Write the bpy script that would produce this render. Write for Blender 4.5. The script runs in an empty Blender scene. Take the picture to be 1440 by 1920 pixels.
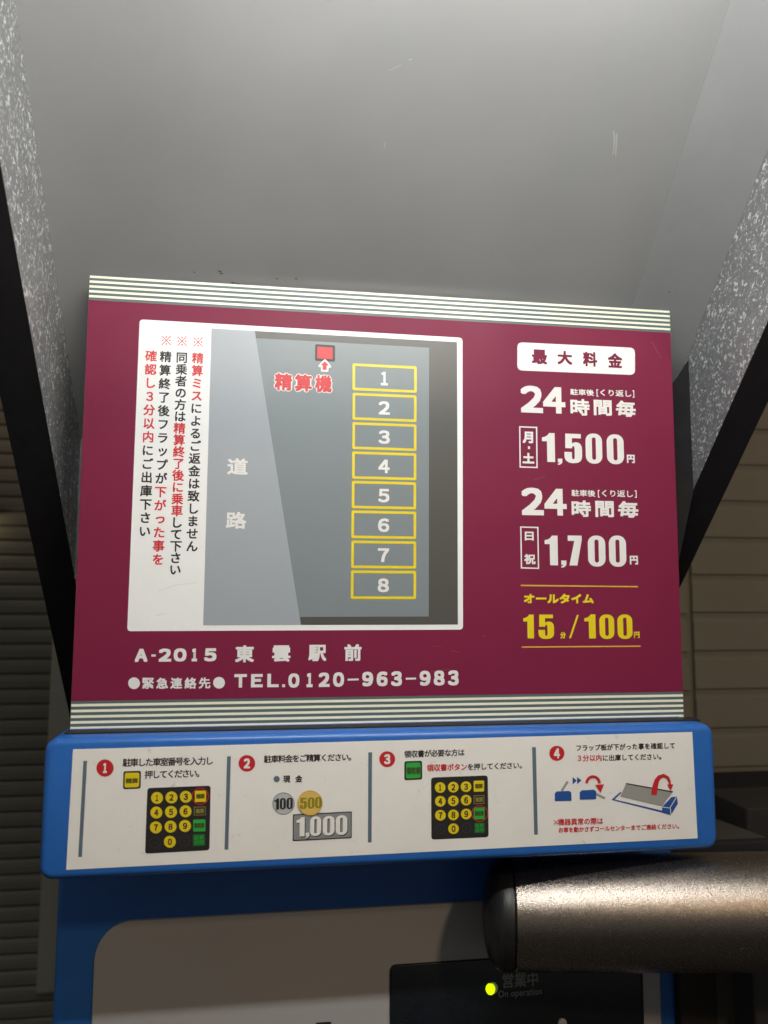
import bpy, bmesh, math, random
from mathutils import Vector, Matrix
from mathutils.geometry import tessellate_polygon
random.seed(7)
SC = bpy.context.scene
COL = SC.collection
H0 = 1.45                                   # height of the rate sign's centre above the ground

# ------------------------------------------------------------------ camera
F = 1500.0                                  # focal length, in pixels of the 1440 wide photograph
R = ((0.988425599710554, -0.1516635186448914, 0.0036070693204009138),
     (0.01933114272710097, 0.10233140148586711, -0.9945625124600277),
     (0.15046973369317812, 0.9831207765997975, 0.10407880600830842))   # rows: right, down, forward
CAM = Vector((-0.13058039937948243, -0.7793308004842181, -0.09218106481640168 + H0))
cd = bpy.data.cameras.new('camera')
cam = bpy.data.objects.new('camera', cd)
COL.objects.link(cam)
m = Matrix(((R[0][0], -R[1][0], -R[2][0], CAM[0]),
            (R[0][1], -R[1][1], -R[2][1], CAM[1]),
            (R[0][2], -R[1][2], -R[2][2], CAM[2]),
            (0, 0, 0, 1)))
cam.matrix_world = m
cd.sensor_fit = 'HORIZONTAL'
cd.sensor_width = 36
cd.lens = F / 1440 * 36
cd.clip_start = 0.02
cd.clip_end = 100
cd.dof.use_dof = True
cd.dof.focus_distance = 0.79
cd.dof.aperture_fstop = 7.8
SC.camera = cam

# ------------------------------------------------------------------ night air, lamps, exposure
w = bpy.data.worlds.new('World')
SC.world = w
w.use_nodes = True
bg = w.node_tree.nodes['Background']
bg.inputs[0].default_value = (0.57, 0.555, 0.515, 1)
bg.inputs[1].default_value = 0.230
SC.view_settings.view_transform = 'Standard'
SC.view_settings.look = 'None'
SC.view_settings.exposure = 0
SC.view_settings.gamma = 1


def area(name, loc, target, size, size_y, power, col, spread=180):
    l = bpy.data.lights.new(name, 'AREA')
    l.shape = 'RECTANGLE'
    l.size = size
    l.size_y = size_y
    l.energy = power
    l.color = col
    l.spread = math.radians(spread)
    o = bpy.data.objects.new(name, l)
    COL.objects.link(o)
    o.location = loc
    o.rotation_euler = (Vector(target) - Vector(loc)).to_track_quat('-Z', 'Y').to_euler()
    return o


LAMP_L = 117.0                              # radiance of the white tube under the hood (built with the hood below)
area('street_lamp_light', (1.45, -4.0, 2.5 + H0), (0.1, 0, -0.2 + H0), 0.30, 0.30, 38, (1.0, 0.72, 0.44))

# ------------------------------------------------------------------ helpers


def ray(px, py):
    a, b = (px - 720) / F, (py - 960) / F
    return Vector([R[0][i] * a + R[1][i] * b + R[2][i] for i in range(3)])


def on_y(px, py, y):
    """x and height (above H0) where the line of sight meets the upright plane at depth y"""
    d = ray(px, py)
    p = CAM + d * ((y - CAM[1]) / d[1])
    return p[0], p[2] - H0


def on_z(px, py, z):
    d = ray(px, py)
    p = CAM + d * ((z + H0 - CAM[2]) / d[2])
    return p[0], p[1]


def lin(c):
    return tuple(((v / 255) / 12.92 if v / 255 <= 0.04045 else ((v / 255 + 0.055) / 1.055) ** 2.4) for v in c)


def material(name, col, rough=0.5, metal=0.0, var=0.0, vscale=30.0, bump=0.0, bscale=200.0, rvar=0.0, coat=0.0, dirt=None, spec=0.5):
    mt = bpy.data.materials.new(name)
    mt.use_nodes = True
    nt = mt.node_tree
    b = nt.nodes['Principled BSDF']
    b.inputs['Base Color'].default_value = (*col, 1)
    b.inputs['Roughness'].default_value = rough
    b.inputs['Metallic'].default_value = metal
    b.inputs['Specular IOR Level'].default_value = spec
    b.inputs['Coat Weight'].default_value = coat
    b.inputs['Coat Roughness'].default_value = 0.15
    tc = nt.nodes.new('ShaderNodeTexCoord')
    last = None
    if var or rvar:
        n = nt.nodes.new('ShaderNodeTexNoise')
        n.inputs['Scale'].default_value = vscale
        n.inputs['Detail'].default_value = 6
        n.inputs['Roughness'].default_value = 0.65
        nt.links.new(tc.outputs['Object'], n.inputs['Vector'])
        if var:
            mp = nt.nodes.new('ShaderNodeMapRange')
            mp.inputs[1].default_value = 0.3
            mp.inputs[2].default_value = 0.7
            mp.inputs[3].default_value = 1 - var
            mp.inputs[4].default_value = 1 + var
            nt.links.new(n.outputs['Fac'], mp.inputs[0])
            mx = nt.nodes.new('ShaderNodeVectorMath')
            mx.operation = 'SCALE'
            mx.inputs[0].default_value = col
            nt.links.new(mp.outputs[0], mx.inputs['Scale'])
            last = mx.outputs[0]
        if rvar:
            mp = nt.nodes.new('ShaderNodeMapRange')
            mp.inputs[1].default_value = 0.3
            mp.inputs[2].default_value = 0.7
            mp.inputs[3].default_value = max(0.02, rough - rvar)
            mp.inputs[4].default_value = min(1, rough + rvar)
            nt.links.new(n.outputs['Fac'], mp.inputs[0])
            nt.links.new(mp.outputs[0], b.inputs['Roughness'])
    if dirt:
        # small grey specks and smears: (amount threshold, scale, colour)
        th, sc, dc = dirt
        n2 = nt.nodes.new('ShaderNodeTexNoise')
        n2.inputs['Scale'].default_value = sc
        n2.inputs['Detail'].default_value = 8
        n2.inputs['Roughness'].default_value = 0.7
        n2.inputs['Distortion'].default_value = 0.6
        nt.links.new(tc.outputs['Object'], n2.inputs['Vector'])
        mp = nt.nodes.new('ShaderNodeMapRange')
        mp.inputs[1].default_value = th
        mp.inputs[2].default_value = th + 0.13
        mp.inputs[3].default_value = 0
        mp.inputs[4].default_value = 0.55
        nt.links.new(n2.outputs['Fac'], mp.inputs[0])
        mix = nt.nodes.new('ShaderNodeMix')
        mix.data_type = 'RGBA'
        mix.inputs['A'].default_value = (*col, 1)
        mix.inputs['B'].default_value = (*dc, 1)
        nt.links.new(mp.outputs[0], mix.inputs['Factor'])
        if last:
            nt.links.new(last, mix.inputs['A'])
        last = mix.outputs['Result']
    if last:
        nt.links.new(last, b.inputs['Base Color'])
    if bump:
        n3 = nt.nodes.new('ShaderNodeTexNoise')
        n3.inputs['Scale'].default_value = bscale
        n3.inputs['Detail'].default_value = 3
        nt.links.new(tc.outputs['Object'], n3.inputs['Vector'])
        bp = nt.nodes.new('ShaderNodeBump')
        bp.inputs['Strength'].default_value = bump
        bp.inputs['Distance'].default_value = 0.001
        nt.links.new(n3.outputs['Fac'], bp.inputs['Height'])
        nt.links.new(bp.outputs[0], b.inputs['Normal'])
    return mt


def galvanised():
    mt = material('galvanised_spangle', (0.4, 0.4, 0.4), 0.42, 0.35)
    nt = mt.node_tree
    b = nt.nodes['Principled BSDF']
    tc = nt.nodes.new('ShaderNodeTexCoord')
    n = nt.nodes.new('ShaderNodeTexNoise')
    n.inputs['Scale'].default_value = 175
    n.inputs['Detail'].default_value = 2.5
    n.inputs['Distortion'].default_value = 1.3
    nt.links.new(tc.outputs['Object'], n.inputs['Vector'])
    cr = nt.nodes.new('ShaderNodeValToRGB')
    e = cr.color_ramp.elements
    e[0].position = 0.40
    e[0].color = (0.30, 0.305, 0.31, 1)
    e[1].position = 0.665
    e[1].color = (1.0, 1.0, 0.98, 1)
    k = cr.color_ramp.elements.new(0.56)
    k.color = (0.37, 0.375, 0.38, 1)
    nt.links.new(n.outputs['Fac'], cr.inputs[0])
    nt.links.new(cr.outputs[0], b.inputs['Base Color'])
    v = nt.nodes.new('ShaderNodeTexVoronoi')
    v.inputs['Scale'].default_value = 240
    nt.links.new(tc.outputs['Object'], v.inputs['Vector'])
    mp = nt.nodes.new('ShaderNodeMapRange')
    mp.inputs[3].default_value = 0.30
    mp.inputs[4].default_value = 0.60
    nt.links.new(v.outputs['Distance'], mp.inputs[0])
    nt.links.new(mp.outputs[0], b.inputs['Roughness'])
    bp = nt.nodes.new('ShaderNodeBump')
    bp.inputs['Strength'].default_value = 0.2
    bp.inputs['Distance'].default_value = 0.0012
    nt.links.new(n.outputs['Fac'], bp.inputs['Height'])
    nt.links.new(bp.outputs[0], b.inputs['Normal'])
    return mt


def emitter(name, col, s):
    mt = bpy.data.materials.new(name)
    mt.use_nodes = True
    b = mt.node_tree.nodes['Principled BSDF']
    b.inputs['Base Color'].default_value = (*col, 1)
    b.inputs['Emission Color'].default_value = (*col, 1)
    b.inputs['Emission Strength'].default_value = s
    return mt


M = dict(
    maroon=material('maroon_print', (0.196, 0.0140, 0.051), 0.50, 0, spec=0.22, var=0.03, vscale=9, rvar=0.05),
    white=material('white_print', (0.86, 0.86, 0.85), 0.40, 0, var=0.02, vscale=12, dirt=(0.63, 26, (0.55, 0.54, 0.5))),
    letter=material('white_lettering', (0.80, 0.78, 0.76), 0.40),
    black=material('black_lettering', (0.016, 0.014, 0.016), 0.45),
    red=material('red_print', (0.62, 0.022, 0.030), 0.42),
    cream=material('cream_stripe_print', (0.88, 0.86, 0.68), 0.40),
    slate=material('slate_stripe_print', (0.105, 0.145, 0.145), 0.40, spec=0.3),
    road=material('pale_grey_print', (0.345, 0.372, 0.405), 0.40, 0, var=0.03, vscale=6),
    lot=material('mid_grey_print', (0.205, 0.238, 0.252), 0.40, 0, var=0.03, vscale=6),
    border=material('dark_grey_print', (0.082, 0.078, 0.070), 0.40),
    yellow=material('yellow_print', (0.80, 0.63, 0.010), 0.40),
    gold=material('amber_line_print', (0.74, 0.40, 0.045), 0.40),
    plate=material('sign_edge_metal', (0.33, 0.34, 0.36), 0.4, 0.7, var=0.1),
    blue=material('blue_painted_plastic', (0.025, 0.140, 0.49), 0.34, 0, var=0.05, vscale=25, bump=0.05, bscale=500, rvar=0.06),
    label=material('off_white_sticker', (0.87, 0.84, 0.80), 0.45, 0, var=0.03, vscale=18, dirt=(0.625, 95, (0.20, 0.19, 0.17))),
    ink=material('sticker_black_ink', (0.020, 0.018, 0.018), 0.5),
    badge=material('sticker_red_ink', (0.56, 0.018, 0.028), 0.45),
    bar=material('sticker_slate_ink', (0.115, 0.165, 0.205), 0.5),
    keyyellow=material('key_yellow_ink', (0.78, 0.60, 0.012), 0.45),
    keygreen=material('key_green_ink', (0.035, 0.40, 0.055), 0.45),
    dimgreen=material('key_dark_green_ink', (0.020, 0.15, 0.035), 0.45),
    dimyellow=material('key_dark_yellow_ink', (0.28, 0.24, 0.06), 0.45),
    dimgrey=material('key_dim_grey_ink', (0.045, 0.045, 0.055), 0.45),
    coin=material('coin_silver_ink', (0.52, 0.53, 0.54), 0.45),
    coinrim=material('coin_grey_rim_ink', (0.24, 0.25, 0.27), 0.45),
    coingold=material('coin_gold_ink', (0.72, 0.52, 0.13), 0.45),
    coinorange=material('coin_orange_rim_ink', (0.72, 0.38, 0.06), 0.45),
    olive=material('olive_ink', (0.30, 0.24, 0.012), 0.45),
    note=material('note_grey_ink', (0.27, 0.275, 0.28), 0.45),
    iconblue=material('icon_blue_ink', (0.018, 0.085, 0.33), 0.45),
    icongrey=material('icon_grey_ink', (0.33, 0.325, 0.30), 0.45),
    pen=material('button_dark_ink', (0.05, 0.09, 0.02), 0.5),
    penyellow=material('button_brown_ink', (0.12, 0.10, 0.01), 0.5),
    beige=material('beige_painted_panel', (0.40, 0.39, 0.388), 0.42, 0, var=0.04, vscale=7, bump=0.04, bscale=600),
    glassblack=material('black_acrylic', (0.010, 0.013, 0.018), 0.22, 0, var=0.2, vscale=30),
    dimtext=material('unlit_grey_lettering', (0.26, 0.27, 0.26), 0.5),
    black_strip=material('matte_black', (0.012, 0.012, 0.014), 0.6),
    roof=material('grey_painted_steel', (0.300, 0.297, 0.292), 0.40, 0.20, var=0.05, vscale=5, bump=0.03, bscale=900, rvar=0.06, dirt=(0.66, 14, (0.25, 0.24, 0.22))),
    seam=material('grey_lapped_steel', (0.335, 0.335, 0.33), 0.42, 0.2, var=0.06, vscale=9, dirt=(0.66, 30, (0.28, 0.27, 0.25))),
    scratch=material('faint_maroon_scratch', (0.26, 0.045, 0.085), 0.55, 0),
    smudge=material('faint_grey_smudge', (0.74, 0.735, 0.72), 0.5, 0),
    scuff=material('pale_scuff', (0.39, 0.39, 0.38), 0.6),
    grime=material('brown_grime', (0.10, 0.085, 0.06), 0.8),
    galv=galvanised(),
    frame=material('black_painted_steel', (0.020, 0.018, 0.020), 0.75, 0, spec=0.15, var=0.15, vscale=40, bump=0.06, bscale=500),
    bronze=material('dark_bronze_metal', (0.32, 0.275, 0.24), 0.28, 0.97, bump=0.32, bscale=1050, rvar=0.07, vscale=500),
    cap=material('satin_black_cap', (0.014, 0.013, 0.014), 0.42, 0, var=0.2, vscale=60),
    slat=material('olive_grey_slat', (0.225, 0.208, 0.165), 0.5, 0, var=0.10, vscale=6, bump=0.05, bscale=120),
    plank=material('tan_siding', (0.31, 0.282, 0.228), 0.6, 0, var=0.08, vscale=5, bump=0.15, bscale=150),
    trim=material('taupe_trim', (0.42, 0.40, 0.33), 0.5, 0, var=0.05),
    darkbox=material('dark_brown_box', (0.022, 0.019, 0.017), 0.8, 0, var=0.2, vscale=20),
    ledge=material('brown_ledge', (0.06, 0.052, 0.043), 0.8, 0, var=0.12, vscale=15, bump=0.1),
    greybox=material('charcoal_box', (0.045, 0.044, 0.047), 0.5, 0, var=0.1),
    asphalt=material('asphalt', (0.05, 0.05, 0.05), 0.9, 0, var=0.3, vscale=80, bump=0.6, bscale=300),
    tube=emitter('lit_white_tube', (0.985, 1.0, 0.975), LAMP_L),
    led=emitter('lit_green_lamp', (0.72, 1.0, 0.0), 1.15),
    ledside=material('lamp_green_collar', (0.50, 0.62, 0.34), 0.4),
)


def link(name, me, mt, parent=None, loc=None):
    o = bpy.data.objects.new(name, me)
    COL.objects.link(o)
    if mt is not None and not me.materials:
        me.materials.append(mt)
    if parent is not None:
        o.parent = parent
    if loc is not None:
        o.location = loc
    return o


def tag(o, label=None, cat=None, group=None, kind=None):
    if label:
        o['label'] = label
    if cat:
        o['category'] = cat
    if group:
        o['group'] = group
    if kind:
        o['kind'] = kind
    return o


def empty(name, loc, **k):
    o = bpy.data.objects.new(name, None)
    COL.objects.link(o)
    o.location = loc
    o.empty_display_size = 0.05
    return tag(o, **k)


def mesh_of(verts, faces, name='mesh'):
    me = bpy.data.meshes.new(name)
    me.from_pydata([tuple(v) for v in verts], [], faces)
    me.update()
    return me


def fix(me, smooth=False, angle=40):
    bm = bmesh.new()
    bm.from_mesh(me)
    bmesh.ops.recalc_face_normals(bm, faces=bm.faces)
    if smooth:
        for f in bm.faces:
            f.smooth = True
        for e in bm.edges:
            if len(e.link_faces) == 2 and e.calc_face_angle(0) > math.radians(angle):
                e.smooth = False
    bm.to_mesh(me)
    bm.free()
    return me


def box(name, x0, x1, y0, y1, z0, z1, mt, parent=None, bevel=0.0, seg=3):
    """box given in sign coordinates (z above H0), child of parent in the parent's frame"""
    bm = bmesh.new()
    bmesh.ops.create_cube(bm, size=1)
    for v in bm.verts:
        v.co = Vector((x0 + (v.co.x + 0.5) * (x1 - x0), y0 + (v.co.y + 0.5) * (y1 - y0), z0 + (v.co.z + 0.5) * (z1 - z0) + H0))
    if bevel:
        bmesh.ops.bevel(bm, geom=bm.edges[:], offset=bevel, segments=seg, profile=0.5, affect='EDGES')
        for f in bm.faces:
            f.smooth = True
    me = bpy.data.meshes.new(name)
    bm.to_mesh(me)
    bm.free()
    return finish(name, me, mt, parent)


def finish(name, me, mt, parent):
    """mesh vertices are in world coordinates: shift them into the parent's frame"""
    if parent is not None:
        p = world_loc(parent)
        me.transform(Matrix.Translation(-p))
        return link(name, me, mt, parent)
    c = sum((v.co for v in me.vertices), Vector()) / max(1, len(me.vertices))
    me.transform(Matrix.Translation(-c))
    return link(name, me, mt, None, c)


def world_loc(o):
    p = Vector(o.location)
    while o.parent:
        o = o.parent
        p += Vector(o.location)
    return p


def rounded(x0, z0, x1, z1, r, n=5):
    pts = []
    for cx, cz, a in ((x1 - r, z1 - r, 0), (x0 + r, z1 - r, 90), (x0 + r, z0 + r, 180), (x1 - r, z0 + r, 270)):
        for i in range(n + 1):
            t = math.radians(a + 90 * i / n)
            pts.append((cx + r * math.cos(t), cz + r * math.sin(t)))
    return pts


def slab(name, outline, y_front, depth, mt, parent=None, bevel=0.0, seg=2):
    """outline (x, z) extruded from y_front backwards, front rim bevelled"""
    bm = bmesh.new()
    vs = [bm.verts.new((x, y_front + depth, z + H0)) for x, z in outline]
    f = bm.faces.new(vs)
    r = bmesh.ops.extrude_face_region(bm, geom=[f])
    nv = [g for g in r['geom'] if isinstance(g, bmesh.types.BMVert)]
    for v in nv:
        v.co.y = y_front
    ff = [g for g in r['geom'] if isinstance(g, bmesh.types.BMFace)][0]
    if bevel:
        bmesh.ops.bevel(bm, geom=ff.edges[:], offset=bevel, segments=seg, profile=0.5, affect='EDGES')
    bmesh.ops.recalc_face_normals(bm, faces=bm.faces)
    me = bpy.data.meshes.new(name)
    bm.to_mesh(me)
    bm.free()
    return finish(name, fix(me, True, 50), mt, parent)


def prism_x(name, prof, x0, x1, mt, parent=None):
    """profile in (y, z), extruded along x"""
    n = len(prof)
    vs = [(x0, y, z + H0) for y, z in prof] + [(x1, y, z + H0) for y, z in prof]
    fs = [tuple(range(n)), tuple(range(2 * n - 1, n - 1, -1))] + [(i, i + n, (i + 1) % n + n, (i + 1) % n) for i in range(n)]
    return finish(name, fix(mesh_of(vs, fs)), mt, parent)


# --------------------------------------------------------------- print on upright faces
STEP = 0.00016


class Sheet:
    """flat print that lies on the upright face at depth y; places come from sight lines through it"""

    def __init__(self, y, parent):
        self.y, self.parent = y, parent

    def u(self, px, py):
        return on_y(px, py, self.y)

    def emit(self, name, mt, verts, faces, level, parent=None):
        vs = [(x, self.y - STEP * level - e, z + H0) for x, z, e in verts]
        me = mesh_of(vs, faces)
        # make every face look at the viewer
        bm = bmesh.new()
        bm.from_mesh(me)
        bm.normal_update()
        fl = [f for f in bm.faces if f.normal.y > 0]
        if fl:
            bmesh.ops.reverse_faces(bm, faces=fl)
        bm.to_mesh(me)
        bm.free()
        return finish(name, me, mt, parent or self.parent)

    def shapes(self, name, mt, shapes, level, parent=None, raw=False):
        """shapes: list of [outline, hole, ...]; outlines in photo pixels unless raw (x, z)"""
        V, Fc = [], []
        for k, sh in enumerate(shapes):
            loops = [[(p if raw else self.u(*p)) for p in lp] for lp in sh]
            flat = [Vector((x, z, 0)) for lp in loops for x, z in lp]
            base = len(V)
            V += [(v.x, v.y, 0) for v in flat]
            for t in tessellate_polygon([[Vector((x, z, 0)) for x, z in lp] for lp in loops]):
                Fc.append(tuple(base + i for i in t))
        return self.emit(name, mt, V, Fc, level, parent)

    def texts(self, name, mt, items, bold, level, parent=None, n=8, extra=None):
        """items: (string, left px, top py, right px, bottom py), each fitted into its box"""
        V, Fc = [], []
        ring = boldring(bold, n)
        for it in items:
            s, x0, y0, x1, y1 = it
            gv, gf = glyphs(s)
            ax, ay = self.u(x0, y0)
            bx, by = self.u(x1, y1)
            ax, bx, ay, by = ax + bold, bx - bold, ay - bold, by + bold
            mnx, mxx = min(v[0] for v in gv), max(v[0] for v in gv)
            mny, mxy = min(v[1] for v in gv), max(v[1] for v in gv)
            sx, sy = (bx - ax) / (mxx - mnx), (ay - by) / (mxy - mny)
            for k, (dx, dz) in enumerate(ring):
                base = len(V)
                V += [(ax + (v[0] - mnx) * sx + dx, by + (v[1] - mny) * sy + dz, k * 0.000006) for v in gv]
                Fc += [tuple(base + i for i in f) for f in gf]
        return self.emit(name, mt, V, Fc, level, parent)

    def cells(self, name, mt, items, size, bold, level, parent=None, n=6):
        """items: (character, centre px, centre py); characters keep their place in the square cell"""
        V, Fc = [], []
        ring = boldring(bold, n)
        for ch, px, py in items:
            gv, gf = glyphs(ch)
            cx, cz = self.u(px, py)
            ox = 0.5
            if ch in '0123456789':
                ox = sum((min(v[0] for v in gv), max(v[0] for v in gv))) / 2
            for k, (dx, dz) in enumerate(ring):
                base = len(V)
                V += [(cx + (v[0] - ox) * size + dx, cz + (v[1] - 0.38) * size + dz, k * 0.000006) for v in gv]
                Fc += [tuple(base + i for i in f) for f in gf]
        return self.emit(name, mt, V, Fc, level, parent)


GL = {}


def boldring(b, n):
    """shifted copies that thicken a letter; n <= 8 keeps corners square"""
    if not b:
        return [(0, 0)]
    if n > 8:
        return [(0, 0)] + [(b * math.cos(2 * math.pi * i / n), b * math.sin(2 * math.pi * i / n)) for i in range(n)]
    c = [(b, b), (-b, b), (-b, -b), (b, -b)]
    return c + ([(0, b), (0, -b), (b, 0), (-b, 0)] if n == 8 else [])



def glyphs(s):
    if s not in GL:
        raw = s
        c = bpy.data.curves.new('lettering', 'FONT')
        # figures and capitals in the square-cut wide forms of the same face
        c.body = ''.join(chr(ord(q) + 0xFEE0) if (q.isdigit() or q in 'ATEL') and len(s) == 1 else q for q in s)
        c.resolution_u = 3
        o = bpy.data.objects.new('lettering', c)
        COL.objects.link(o)
        dg = bpy.context.evaluated_depsgraph_get()
        e = o.evaluated_get(dg)
        me = e.to_mesh()
        GL[s] = ([(v.co.x, v.co.y) for v in me.vertices], [tuple(p.vertices) for p in me.polygons])
        e.to_mesh_clear()
        bpy.data.objects.remove(o)
        bpy.data.curves.remove(c)
    return GL[s]


def rr(w, h, r, x=0, y=0, n=5):
    return [(a + x, b + y) for a, b in rounded(0, 0, w, h, r, n)]


# heavy condensed figures, height 1
HEAVY = {
    '0': (0.56, [[rr(0.56, 1.0, 0.25), rr(0.13, 0.74, 0.063, 0.215, 0.13)]]),
    '1': (0.41, [[[(.16, 0), (.41, 0), (.41, 1), (.23, 1), (.19, .93), (.11, .87), (0, .84), (0, .71), (.16, .71)]]]),
    '5': (0.57, [[[(.04, 1), (.54, 1), (.54, .85), (.25, .85), (.245, .66), (.30, .70), (.38, .715), (.47, .695), (.53, .64), (.56, .56), (.57, .46),
                   (.57, .24), (.555, .14), (.51, .06), (.43, .01), (.28, -.012), (.14, .01), (.05, .07), (.01, .15), (0, .25), (0, .37), (.24, .37),
                   (.24, .2), (.255, .135), (.285, .12), (.315, .135), (.33, .2), (.33, .50), (.315, .565), (.285, .58), (.26, .56), (.245, .50), (.03, .50)]]]),
    '7': (0.46, [[[(0, 1), (.46, 1), (.46, .84), (.30, 0), (.04, 0), (.215, .82), (0, .82)]]]),
    ',': (0.15, [[[(0, .18), (.15, .18), (.15, .03), (.12, -.04), (.06, -.09), (0, -.10), (0, -.04), (.05, -.02), (.06, 0.01), (0, .01)]]]),
}


def heavy(sheet, name, mt, items, level, parent=None, grow=0.0, shift=(0, 0)):
    """items: (figure, left px, top py, right px, bottom py)"""
    out = []
    for ch, x0, y0, x1, y1 in items:
        w_, shs = HEAVY[ch]
        ax, at_ = sheet.u(x0, y0)
        bx, bt = sheet.u(x1, y1)
        sx = (bx - ax) / w_
        sz = at_ - bt
        if ch == ',':
            sz = sz / 0.28
            bt = bt + 0.10 * sz
        for sh in shs:
            out.append([[(ax + p[0] * sx + shift[0], bt + p[1] * sz + shift[1]) for p in lp] for lp in sh])
    return sheet.shapes(name, mt, out, level, parent, raw=True)


def disc(cx, cy, r, n=28):
    return [(cx + r * math.cos(2 * math.pi * i / n), cy + r * math.sin(2 * math.pi * i / n)) for i in range(n)]


def quad_frame(x0, y0, x1, y1, t):
    return [[(x0, y0), (x1, y0), (x1, y1), (x0, y1)], [(x0 + t, y0 + t), (x1 - t, y0 + t), (x1 - t, y1 - t), (x0 + t, y1 - t)]]


# ================================================================== ground and walls behind
WY = 1.20                                    # face of the wall behind the machine
g = box('ground', -6, 6, -8, 6, -H0 - 0.2, -H0, M['asphalt'])
tag(g, kind='structure')

# left: roller shutter of narrow slats
sh = empty('roller_shutter', (-1.0, WY + 0.03, 0), label='olive grey roller shutter of narrow slats on the wall left of the sign', cat='shutter')
sx0, sx1 = -2.3, -0.32
pitch = on_y(40, 860, WY)[1] - on_y(40, 886.9, WY)[1]
z_line = on_y(40, 877, WY)[1]                # one of the slat joints
k0 = math.ceil((z_line + H0) / pitch) - 1
box('backing', sx0, sx1, WY + 0.014, WY + 0.03, -H0, 1.2, M['slat'], sh)
prof = [(WY + 0.014, 0.0), (WY + 0.004, 0.0), (WY + 0.001, 0.004), (WY, pitch * 0.5), (WY + 0.001, pitch - 0.008), (WY + 0.005, pitch - 0.0022), (WY + 0.014, pitch - 0.0022)]
slat0 = prism_x('slat', [(y, z - 0.0) for y, z in prof], sx0 + 0.01, sx1 - 0.01, M['slat'], sh)
base_loc = slat0.location.copy()
zs = [z_line - k0 * pitch + i * pitch for i in range(int(2.4 / pitch))]
for i, z in enumerate(zs):
    o = slat0 if i == 0 else slat0.copy()
    if i:
        COL.objects.link(o)
        o.parent = sh
    o.location = base_loc + Vector((random.uniform(-.0006, .0006), 0, z))

# small downlight on the shutter, its glare shows at the left edge
lx, lz = on_y(-62, 965, WY - 0.05)
wl = empty('wall_light', (lx, WY, lz + H0), label='small warm downlight on the shutter beyond the left edge', cat='light')
box('light_housing', lx - 0.03, lx + 0.03, WY - 0.075, WY - 0.001, lz, lz + 0.04, M['frame'], wl, 0.004)
sd = bpy.data.lights.new('downlight', 'SPOT')
sd.energy = 0.07
sd.color = (1.0, 0.80, 0.48)
sd.spot_size = math.radians(105)
sd.spot_blend = 0.6
sd.shadow_soft_size = 0.006
so = bpy.data.objects.new('downlight', sd)
COL.objects.link(so)
so.location = (lx, WY - 0.045, lz + H0 - 0.008)
tx, tz = on_y(38, 1015, WY)
so.rotation_euler = (Vector((tx, WY, tz + H0)) - so.location).to_track_quat('-Z', 'Y').to_euler()

# wall trim between shutter and siding
ax, az = on_y(97, 1196, WY - 0.03)
bx2, bz = on_y(64, 1866, WY - 0.03)
tr = box('downpipe', ax, ax + 0.10, WY - 0.03, WY + 0.012, bz, az, M['trim'], None, 0.006)
tag(tr, 'taupe square downpipe on the wall behind the left edge of the machine', 'downpipe')

# right: planks of siding
sw = empty('siding_wall', (1.5, WY + 0.05, 0), label='tan horizontal plank siding wall to the right behind the sign', cat='wall')
px0 = on_y(1299, 1200, WY)[0]
zj = on_y(1380, 1081, WY)[1]
pp = on_y(1380, 1081, WY)[1] - on_y(1380, 1151.5, WY)[1]
box('backing', -0.30, 4.0, WY + 0.012, WY + 0.08, -H0, 2.6, M['plank'], sw)
pl_prof = [(WY + 0.012, 0.0), (WY + 0.002, 0.0), (WY, 0.003), (WY, pp - 0.022), (WY + 0.003, pp - 0.020), (WY + 0.003, pp - 0.010), (WY + 0.0015, pp - 0.008), (WY + 0.0015, pp - 0.0022), (WY + 0.012, pp - 0.0022)]
pl0 = prism_x('plank', pl_prof, px0 + 0.004, 4.0, M['plank'], sw)
b0 = pl0.location.copy()
zj += 0.004
kk = math.ceil((zj + H0) / pp) - 1
for i in range(int(2.9 / pp)):
    o = pl0 if i == 0 else pl0.copy()
    if i:
        COL.objects.link(o)
        o.parent = sw
    o.location = b0 + Vector((0, random.uniform(-.0006, .0006), zj - kk * pp + i * pp))
pl1 = prism_x('plank', [(y, z) for y, z in pl_prof], -0.29, px0 - 0.012, M['plank'], sw)
b1 = pl1.location.copy()
for i in range(int(2.9 / pp)):
    o = pl1 if i == 0 else pl1.copy()
    if i:
        COL.objects.link(o)
        o.parent = sw
    o.location = b1 + Vector((0, 0.001, zj - kk * pp + i * pp - 0.004))

# dark things low behind on the right
t = empty('dark_rail', (0.9, 0.5, H0 - 1.45), label='black low rail along the wall at the right behind the blue header', cat='rail')
zr = on_y(1400, 1478, 0.55)[1]
box('rail_top', 0.40, 2.0, 0.55, 0.68, zr - 0.05, zr, M['frame'], t, 0.004)
box('rail_panel', 0.41, 1.99, 0.57, 0.66, -H0, zr - 0.051, M['frame'], t)
ex0, ez0 = on_y(1400, 1515, 0.34)
t = box('dark_box', ex0, ex0 + 0.3, 0.34, 0.46, ez0 - 0.12, ez0, M['darkbox'], None, 0.004)
tag(t, 'small dark brown box on the brown ledge at the right edge', 'box')
zl = -0.425
P4 = [on_z(1300, 1520, zl), on_z(1350, 1538, zl), on_z(1440, 1571, zl), on_z(1560, 1617, zl), on_z(1600, 1700, zl), on_z(1310, 1700, zl)]
vs = [(x, y, zl + H0) for x, y in P4] + [(x, y, 0.001) for x, y in P4]
n_ = len(P4)
fs = [tuple(range(n_)), tuple(range(2 * n_ - 1, n_ - 1, -1))] + [(i, (i + 1) % n_, (i + 1) % n_ + n_, i + n_) for i in range(n_)]
t = finish('plinth', fix(mesh_of(vs, fs)), M['ledge'], None)
tag(t, 'brown flat-topped plinth beside the machine behind the metal barrel', 'plinth')
gx, gz = on_y(1413, 1820, 0.02)
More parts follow.
